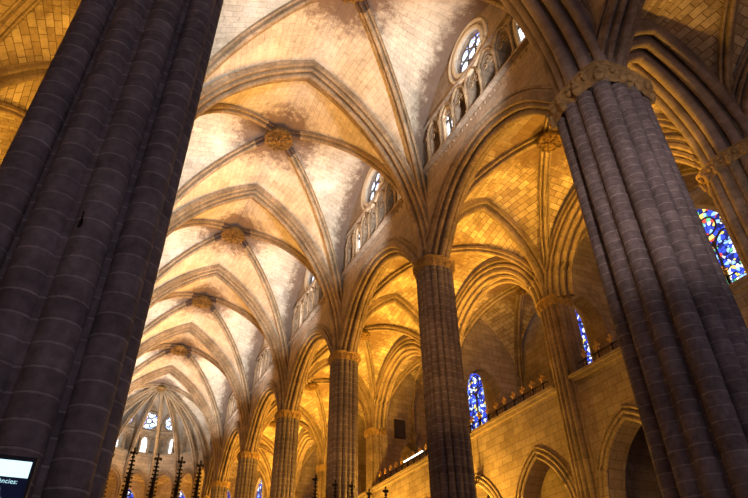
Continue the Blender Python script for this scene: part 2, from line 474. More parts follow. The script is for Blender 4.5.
# ------------------------------------------------------------------ arches and ribs
PT = rolls([(0, .46, .12), (.27, .34, .09), (.47, .20, .08)], .58, 0)                  # nave transverse arch
PBIG = rolls([(0, .78, .20), (.45, .58, .17), (.84, .34, .16)], 1.04, 0)              # arches on the huge piers
PD = rolls([(0, .27, .09), (.18, .13, .055)], .24, 0, 6)                                # diagonal rib
PA = rolls([(0, .50, .12), (.26, .34, .09), (.45, .18, .08)], .54, -.02)              # arcade arch
PTA = rolls([(0, .42, .12), (.25, .24, .08)], .36, 0, 6)                              # aisle transverse
PF = rolls([(0, .16, .10)], .16, 0, 6)
def full_arch(name, c, hdir, s, arc, prof, mats, label, group=None, n=18, kind=None):
    mb = MB()
    half_rib(mb, (c[0] - hdir[0] * s, c[1] - hdir[1] * s, c[2]), hdir, arc, prof, n)
    half_rib(mb, (c[0] + hdir[0] * s, c[1] + hdir[1] * s, c[2]), (-hdir[0], -hdir[1]), arc, prof, n, uo=7)
    o = mb.build(name, mats, None, True)
    if kind: tag(o, kind=kind)
    else: tag(o, label, 'arch', group)
    return o
ta = ['transverse nave arch above and behind the camera', 'broad transverse nave arch springing left from the huge right pier',
      'nearest whole transverse arch of the nave vault, apex at the top of the picture', 'second whole transverse arch of the nave vault',
      'third whole transverse arch of the nave vault', 'fourth whole transverse arch of the nave vault', 'transverse nave arch next before the apse',
      'thin transverse arch where the apse begins']
tspan = 6.0
for k in range(0, 7):
    big = k < 2
    full_arch('transverse_arch', (NC, YP[k], ZS), (1, 0), tspan, Arc(tspan, 9.85), PBIG if big else PT, M['arch'] if big else M['rib'], ta[k])
# web: surface between two curves given by height
def web(mb, A, B, n=16, m=6, soot=None, wall_dark=False, mi=0, bulge=.0):
    """A and B: functions of t in 0..1 giving points; uv v runs along the curve, u across"""
    vs = []; rows = []; L = [0]
    for i in range(n + 1):
        t = math.sin(PI / 2 * i / n) ** .9 if i < n else 1.
        a, b = Vector(A(t)), Vector(B(t)); rows.append((a, b))
        for j in range(m + 1):
            q = j / m; p = a.lerp(b, q); p.z += bulge * 4 * q * (1 - q) * min(1, (a - b).length / 3); vs.append(p)
        if i: L.append(L[-1] + ((a + b) / 2 - (rows[i - 1][0] + rows[i - 1][1]) / 2).length)
    fs = []; uv = []
    for i in range(n):
        wa, wb = (rows[i][0] - rows[i][1]).length, (rows[i + 1][0] - rows[i + 1][1]).length
        for j in range(m):
            fs.append((i * (m + 1) + j, i * (m + 1) + j + 1, (i + 1) * (m + 1) + j + 1, (i + 1) * (m + 1) + j))
            q0, q1 = j / m, (j + 1) / m
            uv.append([(q0 * wa, L[i]), (q1 * wa, L[i]), (q1 * wb, L[i + 1]), (q0 * wb, L[i + 1])])
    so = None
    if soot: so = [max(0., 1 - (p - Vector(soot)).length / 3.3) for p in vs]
    if wall_dark:  # besides the boss soot, darkens each row towards the side wall
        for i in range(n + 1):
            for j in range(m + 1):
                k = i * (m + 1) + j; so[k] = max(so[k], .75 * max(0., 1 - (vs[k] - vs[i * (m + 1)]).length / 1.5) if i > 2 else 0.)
    mb.add(vs, fs, uv, mi, so)
def curve_fn(p0, p1, arc):
    """curve standing on p0 that ends over p1, horizontal distance equals arc.s"""
    p0 = Vector(p0); d = Vector((p1[0] - p0.x, p1[1] - p0.y, 0)); ln = d.length; d.normalize()
    return lambda t: p0 + d * (arc.d_at(t) * ln / arc.s) + Vector((0, 0, arc.H * t))
def boss(x, y, z, r, label, group=None, carved=True):
    e = empty('vault_boss', (x, y, z), 0, label, 'roof boss', group)
    mb = MB(); n = 24; prof = [(.55, .55), (.95, .42), (1.0, .2), (.97, .1), (.9, .02), (.82, .03), (.78, .1)]; vs = []
    for f, zz in prof:
        for k in range(n): vs.append((f * r * math.cos(2 * PI * k / n), f * r * math.sin(2 * PI * k / n), zz * r))
    mb.add(vs, [(j * n + k, j * n + (k + 1) % n, (j + 1) * n + (k + 1) % n, (j + 1) * n + k) for j in range(len(prof) - 1) for k in range(n)])
    mb.add([(.8 * r * math.cos(2 * PI * k / n), .8 * r * math.sin(2 * PI * k / n), .1 * r) for k in range(n)], [tuple(range(n))[::-1]])
    ring = mb.build('boss_ring', M['boss'], e)
    if carved:
        f = MB()
        for q, rr, s in ((12, .9, .13), (8, .6, .14), (5, .32, .15)):
            for k in range(q):
                a = 2 * PI * k / q + q
                f.blob((rr * r * math.cos(a), rr * r * math.sin(a), .05 * r), s * r * random.uniform(.8, 1.3), (1, 1, .9), 6, 4, 0, a)
        f.blob((0, 0, .02 * r), .2 * r, (1, 1, 1.2), 8, 5)
        f.build('carved_relief', M['boss'], ring, True)
    return e
NB = ['out of view overhead', 'cut by the top edge of the picture', 'large and nearest of those seen whole', 'third from the camera', 'fourth from the camera', 'fifth and small, before the apse']
def nave_bay(k):
    y0, y1 = YP[k], YP[k + 1]; ym = (y0 + y1) / 2; hy = (y1 - y0) / 2; HB = 10.1
    K = (NC, ym, 0)
    w = MB(); ribs = []
    D = Arc(math.hypot(HALF, hy), HB)
    sb = (NC, ym, ZS + HB)
    for sx in (-1, 1):
        for sy in (-1, 1):
            P0 = (NC + sx * HALF, ym + sy * hy, ZS)
            dfn = curve_fn(P0, K, D)
            hd = (Vector(K[:2]) - Vector(P0[:2])).normalized()
            T = Arc(tspan, 9.85); tfn = curve_fn((NC + sx * tspan, P0[1], ZS), (NC, P0[1]), T)
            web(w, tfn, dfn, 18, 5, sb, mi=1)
            F = Arc(hy - .45, 9.85, 5.1); fx = NC + sx * (HALF - .42)
            ffn = curve_fn((fx, P0[1] - sy * .45, ZS), (fx, ym), F)
            web(w, ffn, dfn, 18, 8, sb, wall_dark=True)
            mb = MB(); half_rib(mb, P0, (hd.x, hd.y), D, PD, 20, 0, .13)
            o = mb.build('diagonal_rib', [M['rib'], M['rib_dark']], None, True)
            side = 'right' if sx > 0 else 'left'; far = 'far' if sy > 0 else 'near'
            tag(o, '%s %s diagonal rib meeting the nave boss %s' % (far, side, NB[k]), 'vault rib')
    tag(w.build('ceiling', [M['web'], M['webwarm']], None, True), kind='structure')
    boss(NC, ym, ZS + HB - .66, .78, 'carved gilded round boss in the nave vault, %s' % NB[k])
M['webwarm'] = M['web']
for k in range(0, 6): nave_bay(k)

# aisle vaults
def rib_bay(x0, x1, y0, y1, zs0, zs1, ztop, wmat, nm, prof=PD, edge='both', bossr=.55, labels=None, ti=None, fz0=20.4, fz1=20.4, nriblab='', arches=True):
    xm, ym = (x0 + x1) / 2, (y0 + y1) / 2; hx, hy = abs(x1 - x0) / 2, abs(y1 - y0) / 2
    w = MB(); K = (xm, ym, 0)
    for (X, zs, fz) in ((x0, zs0, fz0), (x1, zs1, fz1)):
        sx = 1 if X > xm else -1
        for sy in (-1, 1):
            D = Arc(math.hypot(hx, hy), ztop - zs)
            P0 = (X, ym + sy * hy, zs); dfn = curve_fn(P0, K, D)
            T = Arc(hx, ztop - zs); tfn = curve_fn(P0, (xm, P0[1]), T)
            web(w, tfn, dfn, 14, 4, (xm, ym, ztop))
            F = Arc(hy - .2, fz - zs, .3); fx = X - sx * .42
            ffn = curve_fn((fx, P0[1] - sy * .2, zs), (fx, ym), F)
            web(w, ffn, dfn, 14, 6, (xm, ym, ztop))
            hd = (Vector(K[:2]) - Vector(P0[:2])).normalized()
            mb = MB(); half_rib(mb, P0, (hd.x, hd.y), D, prof, 16)
            o = mb.build('diagonal_rib', M['rib'], None, True)
            tag(o, '%s %s diagonal rib of the %s vault' % ('far' if sy > 0 else 'near', 'right' if sx > 0 else 'left', nm), 'vault rib')
    tag(w.build('ceiling', wmat, None, True), kind='structure')
    boss(xm, ym, ztop - .56, bossr, 'round boss of the %s vault' % nm)
for sgn, side in ((1, 'right'), (-1, 'left')):
    for k in range(0, 7 if sgn > 0 else 4):
        xp, xw = NC + sgn * HALF, WX[sgn]
        bn = '%s aisle %s' % (side, ['bay beside the camera', 'bay nearest behind the huge pier', 'second bay', 'third bay', 'fourth bay', 'fifth bay', 'last bay'][k])
        rib_bay(min(xp, xw), max(xp, xw), YP[k], YP[k + 1], ZS if sgn > 0 else ZSW, ZSW if sgn > 0 else ZS, 20.5, M['web_aisle'], bn)
    for k in range(0, 8 if sgn > 0 else 5):
        xm = (NC + sgn * HALF + WX[sgn]) / 2
        big = k < 2
        full_arch('aisle_arch', (xm, YP[k], 15.65), (1, 0), AW / 2, Arc(AW / 2, 4.95), PBIG if big else PTA, M['arch'] if big else M['rib'],
                  'transverse arch across the %s aisle at the %s pier line' % (side, ordn[k]))
# ------------------------------------------------------------------ nave side walls
def nave_wall(k, sgn):
    y0, y1 = YP[k], YP[k + 1]; L = y1 - y0; ym = (y0 + y1) / 2
    face = NC + sgn * (HALF - .42)
    # along y; the slab thickness goes outward
    ud = (0, -1) if sgn > 0 else (0, 1)
    org = (face, y0 if sgn < 0 else y1, 0)
    g0 = g1 = .55
    s = L / 2 - .88; arcH = 3.6; FL = .6
    ca = L / 2 - (.15 if k == 1 and sgn > 0 else 0)
    ac = [(ca + x, ZS - .1 + z) for x, z in arch_curve(s, arcH - .05, 14, 0, FL)]
    outer = [(0, ZS - .1)] + ac + [(L, ZS - .1), (L, 26.4), (0, 26.4)]
    holes = []; ne = 7 if L > 7 else 3
    step = (L - 2.4) / ne; cs = [L / 2 + (i - (ne - 1) / 2) * step for i in range(ne)]
    detail = sgn > 0
    if detail:
        for c in cs: holes.append(lancet(c, 20.75, step * .74, 22.1, .62, 6))
        rr = 1.08 if L > 7 else .7
        holes.append(circle(L / 2, 24.15, rr, 28))
    mb = MB(); plate(mb, outer, holes, org, ud, .84)
    tag(mb.build('wall_right' if sgn > 0 else 'wall_left', M['nwall']), kind='structure')
    # arcade arch, its rolls on both edges of the wall
    oc = (face + sgn * .42, ym + (.15 if k == 1 and sgn > 0 else 0), ZS - .1)
    big = k < 2
    nm = ['beside the camera', 'nearest, opening beside the huge pier', 'second from the camera', 'third from the camera', 'fourth from the camera', 'fifth from the camera', 'last and narrow, next to the apse'][k]
    full_arch('arcade_arch', oc, (0, 1), s, Arc(s, arcH, 0, FL), PA, M['arcade'], '%s nave arcade arch %s' % ('right' if sgn > 0 else 'left', nm))
    hd = MB()
    for off in (-.06, ):
        for add, r in ((.02, .08), (.26, .06)):
            pts = [(ca + x, ZS - .1 + z) for x, z in arch_curve(s + add, arcH + add, 16, 0, FL + add)]
            hd.tube(path_on(org, ud, pts, off), r, 6)
    tag(hd.build('trim_1', M['arcade'], None, True), kind='structure')
    if not detail: return
    tr = MB()
    f = face
    for z0, z1, d in ((20.42, 20.52, .22), (20.52, 20.62, .14), (22.92, 23.02, .16), (23.02, 23.1, .1)):
        tr.box(f - d, f + .02, y0 + .5, y1 - .5, z0, z1)
    tag(tr.build('trim_2', M['nwall']), kind='structure')
    fr = MB(); n = int((L - 1.2) / .33)
    for i in range(n):
        yy = y0 + .6 + (i + .5) * (L - 1.2) / n
        fr.blob((f - .01, yy, 20.24), .08, (.7, 1, 1), 6, 4)
    tag(fr.build('trim_3', M['nwall'], None, True), kind='structure')
    e = empty('triforium_arcade', (f, ym, 20.62), 0, 'blind gallery arcade of small pointed arches high in the nave wall, %s bay' % ['western', 'nearest', 'second', 'third', 'fourth', 'fifth', 'last'][k], 'triforium')
    def loc(pts, off): return [p - Vector((f, ym, 20.62)) for p in path_on(org, ud, pts, off)]
    for i in range(ne + 1):
        c = L / 2 + (i - ne / 2) * step
        m = MB(); m.tube(loc([(c, 20.62), (c, 20.72), (c, 20.8), (c, 21.95), (c, 22.02), (c, 22.14)], -.06), [.13, .13, .075, .07, .12, .13], 8)
        m.build('colonnette', M['rib'], e, True)
    a = MB(); t = a
    for c in cs:
        a.tube(loc([(c + x, 22.12 + z) for x, z in arch_curve(step * .46, .72, 7)], -.07), .065, 6)
        for q in (-1, 1): t.tube(loc([(c + q * step * .2 + .12 * step * math.cos(b / 6 * PI * 2), 22.1 + .12 * step * math.sin(b / 6 * PI * 2)) for b in range(7)], .05), .03, 5)
        t.tube(loc([(c + .13 * step * math.cos(b / 6 * PI * 2), 22.38 + .13 * step * math.sin(b / 6 * PI * 2)) for b in range(7)], .05), .03, 5)
    a.build('arch_moulding', M['rib'], e, True)
    # passage behind
    bw = MB(); bw.box(f + 2.1, f + 2.3, y0, y1, 20.4, 24.2); bw.box(f + 1.1, f + 2.2, y0, y1, 20.3, 20.5); bw.box(f + 1.1, f + 2.2, y0, y1, 22.95, 23.15)
    tag(bw.build('wall_right', M['nwall']), kind='structure')
    for i in ((0, ne - 2) if ne > 4 else (1,)):
        c = cs[ne - 1 - i]; yy = org[1] - c if sgn > 0 else org[1] + c
        stained_window((f + .12, yy, 0), (0, -1), .74, 20.75, 22.1, .6, M['glass_white'], True, .1)
    rose_window((f, ym, 0), (0, -1), 1.02 if L > 7 else .65, 24.15, M['glass_rose'] if k < 3 else M['glass_rose'])
for k in range(0, 7): nave_wall(k, 1)
for k in range(0, 7): nave_wall(k, -1)

# ------------------------------------------------------------------ aisle outer wall, galleries
SILL = 11.55
def chapel_bay(k):
    y0, y1 = YP[k], YP[k + 1]; L = y1 - y0; ym = (y0 + y1) / 2
    face = WX[1] - .35
    org = (face, y1, 0); ud = (0, -1)
    s = L / 2 - .62
    gal = [(.62, SILL)] + [(L / 2 + x, 15.4 + z) for x, z in arch_curve(s, 4.1, 14)] + [(L - .62, SILL)]
    lows = [L / 4 + .12, L * 3 / 4 - .12] if L > 7 else [L / 2]
    holes = [gal] + [lancet(c, .02, L / len(lows) - 1.5, 6.6, 2.6, 10) for c in lows]
    mb = MB(); plate(mb, [(0, 0), (L, 0), (L, 20.8), (0, 20.8)], holes, org, ud, .9)
    tag(mb.build('wall_right', M['wall']), kind='structure')
    bay = ['western', 'nearest', 'second', 'third', 'fourth', 'fifth', 'last'][k]
    # mouldings of the gallery arch
    mo = MB()
    for add, r, off in ((-.02, .13, .0), (.28, .11, -.05), (.55, .11, -.06), (.25 - .5, .12, .2), (-.45, .12, .45)):
        p = [(L / 2 + x, 15.4 + z) for x, z in arch_curve(s + add, 4.1 + add, 14)]
        mo.tube(path_on(org, ud, p, off), r, 7)
    tag(mo.build('gallery_arch', M['rib'], None, True), 'moulded pointed arch over the upper gallery of the right aisle, %s bay' % bay, 'arch')
    for c, w in zip(lows, ('far', 'near')):
        m = MB(); wd = (L / len(lows) - 1.5) / 2
        for add, r, off in ((.02, .09, 0), (.25, .07, -.04), (.45, .05, -.04)):
            p = [(c + x, 6.6 + z) for x, z in arch_curve(wd + add, 2.6 + add, 12)]
            p = [(p[0][0], 0.1)] + p + [(p[-1][0], .1)]
            m.tube(path_on(org, ud, p, off), r, 6)
        tag(m.build('chapel_arch', M['wall'], None, True), '%s pointed chapel arch below the gallery ledge, %s bay' % (w, bay), 'arch')
    tr = MB(); tr.box(face - .28, face + .05, y0 + .5, y1 - .5, SILL - .02, SILL + .1); tr.box(face - .16, face + .05, y0 + .5, y1 - .5, SILL - .16, SILL - .02)
    tag(tr.build('trim_4', M['wall']), kind='structure')
    # gallery floor, cross wall and back wall with its window
    BX = WX[1] + 5.3
    fl = MB(); fl.box(face + .5, BX, y0, y1, SILL - .4, SILL); tag(fl.build('ceiling', M['wall']), kind='structure')
    cw = MB()
    pc, pw, pz = {1: (19.3, 2.0, 14.7), 2: (20.2, 2.4, 15.2), 3: (20.3, 1.7, 13.6)}.get(k, (19.8, 2.0, 14.4))
    plate(cw, [(0, 0), (BX - face - .5, 0), (BX - face - .5, 20.8), (0, 20.8)], [lancet(pc - face - .5, SILL, pw, pz, 1.4, 8)], (face + .5, y1 - .35, 0), (1, 0), .7)
    tag(cw.build('wall_right', M['wall']), kind='structure')
    bwm = MB()
    holes = [lancet(L / 2, 14.1, (3. if k == 2 else 2.5) if L > 7 else 1.6, 17.2, 2.2, 8)] + [lancet(c, 4.2, 1.0, 7, .9, 6) for c in lows]
    if k == 4: holes = holes[1:]
    plate(bwm, [(0, 0), (L, 0), (L, 21), (0, 21)], holes, (BX, y1, 0), ud, .6); tag(bwm.build('wall_right', M['wall']), kind='structure')
    if k != 4: stained_window((BX, ym, 0), ud, (2.96 if k == 2 else 2.46) if L > 7 else 1.56, 14.1, 17.2, 2.2, M['glass'] if k < 2 else M['glass_blue'])
    for c in lows: stained_window((BX, y1 - c, 0), ud, .96, 4.2, 7, .9, M['glass_blue'], False)
    # two small vault bays inside the gallery
    rib_bay(WX[1] + .2, BX, y0 + .2, y1 - .2, 15.4, 15.4, 20.2, M['web_aisle'], 'upper gallery %s bay' % bay, PD, bossr=.5, fz0=20.0, fz1=20.0)
for k in range(0, 7): chapel_bay(k)
lw = MB()
for k in range(0, 7): pass
lw.box(WX[-1] - .4, WX[-1] + .1, YP[0], YP[-1], 0, 21); tag(lw.build('wall_left', M['wall']), kind='structure')
tr = MB(); tr.box(WX[-1] + .1, WX[-1] + .35, YP[0], YP[-1], SILL, SILL + .15); tag(tr.build('trim_5', M['wall']), kind='structure')

# railing with small gilded crosses on the gallery ledge
def railing(k, y0, y1, n, label):
    e = empty('gallery_railing', (WX[1] - .35, y0, SILL + .1), 0, label, 'railing')
    L = y1 - y0
    m = MB(); m.tube([(0, 0, .42), (0, L, .42)], .025, 6); m.tube([(0, 0, .06), (0, L, .06)], .025, 6); m.build('rail', M['iron'], e)
    m = MB()
    for i in range(int(L / .18)): m.tube([(0, i * .18, 0), (0, i * .18, .42)], .01, 4)
    m.build('bars', M['iron'], e)
    for i in range(n):
        y = (i + .5) * L / n
        f = MB(); f.tube([(0, y, 0), (0, y, .5)], .03, 6); f.blob((0, y, .56), .09, (1, 1, 1), 7, 5, 1)
        for dy, dz in ((-.12, .68), (.12, .68), (0, .80)): f.blob((0, y + dy, dz), .065, (1, 1, 1), 6, 4, 1)
        f.box(-.02, .02, y - .1, y + .1, .66, .7, 1); f.box(-.02, .02, y - .02, y + .02, .56, .8, 1)
        f.build('cross_finial', [M['iron'], M['gold']], e)
railing(2, 18.6, 26.3, 11, 'dark gallery railing with gilt cross finials between right pier and aisle pier')
railing(1, 9.2, 16.6, 10, 'dark gallery railing with gilt finials partly behind the huge right pier')
railing(3, 28.2, 35.6, 10, 'dark gallery railing carrying a strip light, beyond the first slender pier')
e = empty('strip_light', (WX[1] - .5, 29.2, SILL + .45), 0, 'bright white strip light fixed on the far gallery railing', 'lamp')
m = MB(); m.box(-.06, .06, -.05, 2.5, 0, .05); m.build('housing', M['iron'], e)
for i in range(3):
    m = MB(); m.tube([(-.1, .1 + i * .8, .06), (-.1, .75 + i * .8, .06)], .035, 8); m.build('tube', M['lamp'], e)
# dark panel, corbel and arched niche on the cross wall of the gallery
e = empty('framed_painting', (19.47, 36.12, 15.8), 0, 'small dark framed painting hanging on the gallery cross wall', 'painting')
m = MB()
for a in ((-.42, .42, -.04, .02, .58, .66), (-.42, .42, -.04, .02, -.66, -.58), (-.42, -.36, -.04, .02, -.6, .6), (.36, .42, -.04, .02, -.6, .6)): m.box(*a)
m.build('frame', M['darkwood'], e)
m = MB(); m.box(-.37, .37, -.02, .02, -.6, .6); m.build('canvas', M['paint'], e)
m = MB(); m.tube([(20.58, 36.0, 14.9), (20.58, 36.0, 15.2), (20.58, 36, 15.5), (20.58, 36, 15.6)], [.06, .22, .34, .34], 8)
m.tube([(20.58, 36.05, 15.6), (20.5, 35.9, 17.5), (20.3, 35.0, 19.2), (20.2, 33.6, 20.0)], .12, 6)
tag(m.build('wall_corbel', M['rib']), 'stone corbel with a rib rising from it, right of the small dark painting', 'corbel')
# hanging lantern beside the first slender pier
yl = 24.4
e = empty('hanging_lantern', (17.0, yl, 9.3), 0, 'black iron lantern on a chain beside the first slender pier', 'lantern')
m = MB(); m.tube([(0, 0, .35), (0, 0, 2.3)], .035, 5); m.tube([(0, 0, 2.3), (.45, 0, 2.3)], .03, 5); m.build('chain', M['iron'], e)
m = MB()
for k in range(6):
    a = k * PI / 3; m.tube([(.16 * math.cos(a), .16 * math.sin(a), -.2), (.2 * math.cos(a), .2 * math.sin(a), .15), (0, 0, .36)], .02, 5)
    m.tube([(0, 0, -.05), (.3 * math.cos(a), .3 * math.sin(a), -.12), (.34 * math.cos(a), .34 * math.sin(a), .05)], .018, 5)
m.tube([(0, 0, -.35), (0, 0, -.2), (0, 0, -.12)], [.02, .17, .19], 8)
m.build('cage', M['iron'], e)

# ------------------------------------------------------------------ apse
ZB = 26.0
bx, by = APC[0], APC[1]
webA = MB()
D = Arc(HALF, ZB - ZS)
def rib_to_boss(P, label, group, prof=None, n=18):
    d = Vector((bx - P[0], by - P[1])); s = d.length; a = Arc(s, ZB - ZS); d.normalize()
    mb = MB(); half_rib(mb, (P[0], P[1], ZS), (d.x, d.y), a, prof or rolls([(0, .3, .1), (.12, .14, .05)], .17, 0, 5), n)
    o = mb.build('apse_rib', M['rib'], None, True); tag(o, label, 'vault rib', group)
    return curve_fn((P[0], P[1], ZS), (bx, by), a)
fns = [rib_to_boss(P, 'rib radiating from the apse boss down to an apse pier', 'radiating ribs of the apse') for P in APV]
def facet_web(PA_, PB_, fa, fb, stilt=7.7, inset=.3):
    A, B = Vector(PA_), Vector(PB_); mid = (A + B) / 2; h = (B - A).length / 2
    inw = (Vector((bx, by)) - mid).normalized() * inset
    F = Arc(h - .08, 10.0, stilt)
    for P, Q, fn in ((A, B, fa), (B, A, fb)):
        u = (Q - P).normalized(); st = P + u * .08 + inw; en = mid + inw
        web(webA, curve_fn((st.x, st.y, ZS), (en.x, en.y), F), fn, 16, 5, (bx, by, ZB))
for i in range(7): facet_web(APV[i], APV[i + 1], fns[i], fns[i + 1])
# straight half bay between the last nave pair and the apse
fR = rib_to_boss((XR, YP[6]), 'right diagonal rib from the last nave pier to the apse boss', None)
fL = rib_to_boss((XL, YP[6]), 'left diagonal rib from the last nave pier to the apse boss', None)
facet_web((XR, YP[6]), APV[0], fR, fns[0], 6.0, .4); facet_web(APV[7], (XL, YP[6]), fns[7], fL, 6.0, .4)
for sx, fn in ((1, fR), (-1, fL)):
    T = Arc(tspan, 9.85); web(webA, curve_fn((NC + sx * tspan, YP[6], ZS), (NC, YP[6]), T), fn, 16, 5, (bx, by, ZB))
tag(webA.build('ceiling', M['web'], None, True), kind='structure')
boss(bx, by, ZB - .7, .6, 'round boss where the apse ribs meet at the far end')
AMB = 12.4
for i in range(7):
    A, B = Vector(APV[i]), Vector(APV[i + 1]); L = (B - A).length; mid = (A + B) / 2
    nin = (Vector((bx, by)) - mid).normalized()
    # ud chosen so that the slab grows outward
    ud = (A - B).normalized()
    if Vector((-ud.y, ud.x)).dot(nin) > 0: ud = -ud; st = A
    else: st = B
    st = st + nin * .4
    org = (st.x, st.y, 0)
    s = L / 2 - .2
    ac = [(L / 2 + x, ZS - .1 + z) for x, z in arch_curve(s, 3.2, 10, 1.6)]
    outer = [(0, ZS - .1)] + ac + [(L, ZS - .1), (L, 26.2), (0, 26.2)]
    holes = [circle(L / 2, 24.05, .93, 24)] + [lancet(L / 2 + q * .8, 20.8, .62, 22.0, .55, 5) for q in (-1, 0, 1)]
    mb = MB(); plate(mb, outer, holes, org, ud, .8); tag(mb.build('wall_back', M['wall']), kind='structure')
    mo = MB()
    for add, r in ((0, .08), (.2, .07), (-.16, .08)):
        mo.tube(path_on(org, ud, [(L / 2 + x, ZS - .1 + z) for x, z in arch_curve(s + add * .6, 3.2 + add, 10, 1.6)], -.03 if add >= 0 else .2), r, 6)
    tag(mo.build('apse_arch', M['rib'], None, True), 'narrow stilted pointed arch between two apse piers', 'arch', 'arches of the apse')
    t = MB()
    for z0, z1, d in ((20.35, 20.55, .16), (22.85, 23.0, .12)):
        p = path_on(org, ud, [(0, z0), (L, z0), (L, z1), (0, z1)], -d); p2 = path_on(org, ud, [(0, z0), (L, z0), (L, z1), (0, z1)], .05)
        t.add(p + p2, [(0, 1, 2, 3), (0, 4, 5, 1), (3, 2, 6, 7)])
    tag(t.build('trim_6', M['wall']), kind='structure')
    mc = Vector((mid.x, mid.y, 0)) + Vector((nin.x, nin.y, 0)) * .4
    rose_window(mc, (ud.x, ud.y), .9, 24.05, M['glass_rose'], 6, .2, False)
    tf = empty('triforium_arcade', (mc.x, mc.y, 20.6), 0, 'little three arch gallery under a rose window of the apse', 'triforium', 'apse gallery arcades')
    for q in (-1.2, -.4, .4, 1.2):
        m = MB(); m.tube([p - Vector((mc.x, mc.y, 20.6)) for p in path_on(org, ud, [(L / 2 + q, 20.6), (L / 2 + q, 22.1)], -.05)], .07, 6); m.build('colonnette', M['rib'], tf)
    m = MB()
    for q in (-.8, 0, .8): m.tube([p - Vector((mc.x, mc.y, 20.6)) for p in path_on(org, ud, [(L / 2 + q + x, 22.05 + z) for x, z in arch_curve(.38, .6, 5)], -.05)], .06, 6)
    m.build('arch_moulding', M['rib'], tf)
    bk = mc - Vector((nin.x, nin.y, 0)) * .95
    bm_ = MB(); plate(bm_, [(-1.4, 20.3), (1.4, 20.3), (1.4, 23.3), (-1.4, 23.3)], [lancet(0, 20.9, .78, 22.2, .62, 5)], tuple(bk), (ud.x, ud.y), .2)
    tag(bm_.build('wall_back', M['nwall']), kind='structure')
    stained_window(bk, (ud.x, ud.y), .74, 20.9, 22.2, .6, M['glass_white'], False, .1)
    # ambulatory outer wall
    th0, th1 = PI * i / 7, PI * (i + 1) / 7
    a0 = Vector((bx + AMB * math.cos(th0), by + AMB * math.sin(th0))); a1 = Vector((bx + AMB * math.cos(th1), by + AMB * math.sin(th1)))
    Lw = (a1 - a0).length; st = a0 if Vector((-ud.y, ud.x)).dot(nin) <= 0 and (a1 - a0).dot(ud) > 0 else a1
    w2 = MB(); plate(w2, [(0, 0), (Lw, 0), (Lw, 21), (0, 21)], [lancet(Lw / 2, 13.5, 1.7, 17.2, 1.6, 8)], (st.x, st.y, 0), (ud.x, ud.y), .5)
    tag(w2.build('wall_back', M['wall']), kind='structure')
    mm = (a0 + a1) / 2
    stained_window((mm.x, mm.y, 0), (ud.x, ud.y), 1.66, 13.5, 17.2, 1.6, M['glass_blue'])
# ambulatory vault, a curved ring
rg = MB(); n = 28; prof = [(HALF + .3, 19.7), (HALF + 1.4, 20.4), (HALF + 3.1, 20.7), (AMB - 1.4, 20.4), (AMB, 19.4)]
vs = []; 
for r, z in prof:
    for k in range(n + 1): a = PI * k / n; vs.append((bx + r * math.cos(a), by + r * math.sin(a), z))
rg.add(vs, [(j * (n + 1) + k, j * (n + 1) + k + 1, (j + 1) * (n + 1) + k + 1, (j + 1) * (n + 1) + k) for j in range(len(prof) - 1) for k in range(n)])
tag(rg.build('ceiling', M['web_aisle'], None, True), kind='structure')

# ------------------------------------------------------------------ floor
f = MB(); f.box(-9, 25, -4, 74, -.2, 0); tag(f.build('floor', M['floor']), kind='structure')

# ------------------------------------------------------------------ choir screen with pinnacles
cs_ = MB(); cs_.box(.2, 4.1, 19.8, 20.2, 0, 4.3); cs_.box(.1, 4.2, 19.75, 20.25, 4.3, 4.5)
tag(cs_.build('choir_screen', M['darkwood']), 'dark carved choir screen under the left group of pinnacles, below the picture', 'screen')
cs_ = MB(); cs_.box(7.0, 10.4, 19.8, 20.2, 0, 4.3); cs_.box(6.9, 10.5, 19.75, 20.25, 4.3, 4.5)
tag(cs_.build('choir_screen', M['darkwood']), 'dark carved choir screen under the right group of pinnacles, below the picture', 'screen')
def pinnacle(x, ztip, label, sc=1.):
    e = empty('choir_pinnacle', (x, 20, 4.5), 0, label, 'pinnacle')
    H = ztip - 4.5; w = .13 * sc
    m = MB(); m.box(-w, w, -w, w, 0, H * .25); m.box(-w * 1.3, w * 1.3, -w * 1.3, w * 1.3, H * .25, H * .29)
    for q in range(4):
        a = q * PI / 2; m.blob((w * 1.1 * math.cos(a), w * 1.1 * math.sin(a), H * .33), .05, (1, 1, 1.6), 6, 4)
    m.build('shaft', M['darkwood'], e)
    s = MB(); s.tube([(0, 0, H * .28), (0, 0, H - .3)], [w * .95, .022], 8); c = s; n = 15
    for j in range(n):
        z = H * .3 + (H - .38 - H * .3) * j / (n - 1); r = w * .95 * (1 - j / n) + .045
        for q in range(4):
            a = q * PI / 2 + PI / 4 * 0; c.blob((r * math.cos(a), r * math.sin(a), z), .036 * sc, (1.1, 1.1, .8), 6, 4)
    c.build('spire', M['darkwood'], e, True)
    f = MB(); f.tube([(0, 0, H - .32), (0, 0, H)], [.03, .02], 6); f.blob((0, 0, H - .27), .065, (1, 1, .6), 7, 4)
    for dx, dy in ((.085, 0), (-.085, 0), (0, .085), (0, -.085)): f.blob((dx, dy, H - .14), .045, (1, 1, 1), 6, 4)
    f.blob((0, 0, H - .14), .055, (1, 1, 1), 6, 4); f.blob((0, 0, H - .02), .04, (1, 1, 1.3), 6, 4)
    f.build('finial', M['darkwood'], e, True)
for i, (x, z) in enumerate(((.72, 7.42), (1.39, 7.56), (2.13, 7.46), (2.85, 7.45), (3.46, 7.40))):
    pinnacle(x, z, 'dark crocketed spire of the choir, %s of the left group of five' % ['leftmost', 'second', 'middle', 'fourth', 'rightmost'][i])
for i, (x, z) in enumerate(((7.42, 7.38), (8.15, 7.28), (8.78, 7.3), (9.45, 7.1), (10.11, 7.25))):
    pinnacle(x, z, 'small dark cross topped choir spire, %s of the right group of five' % ['leftmost', 'second', 'middle', 'fourth', 'rightmost'][i], .8)

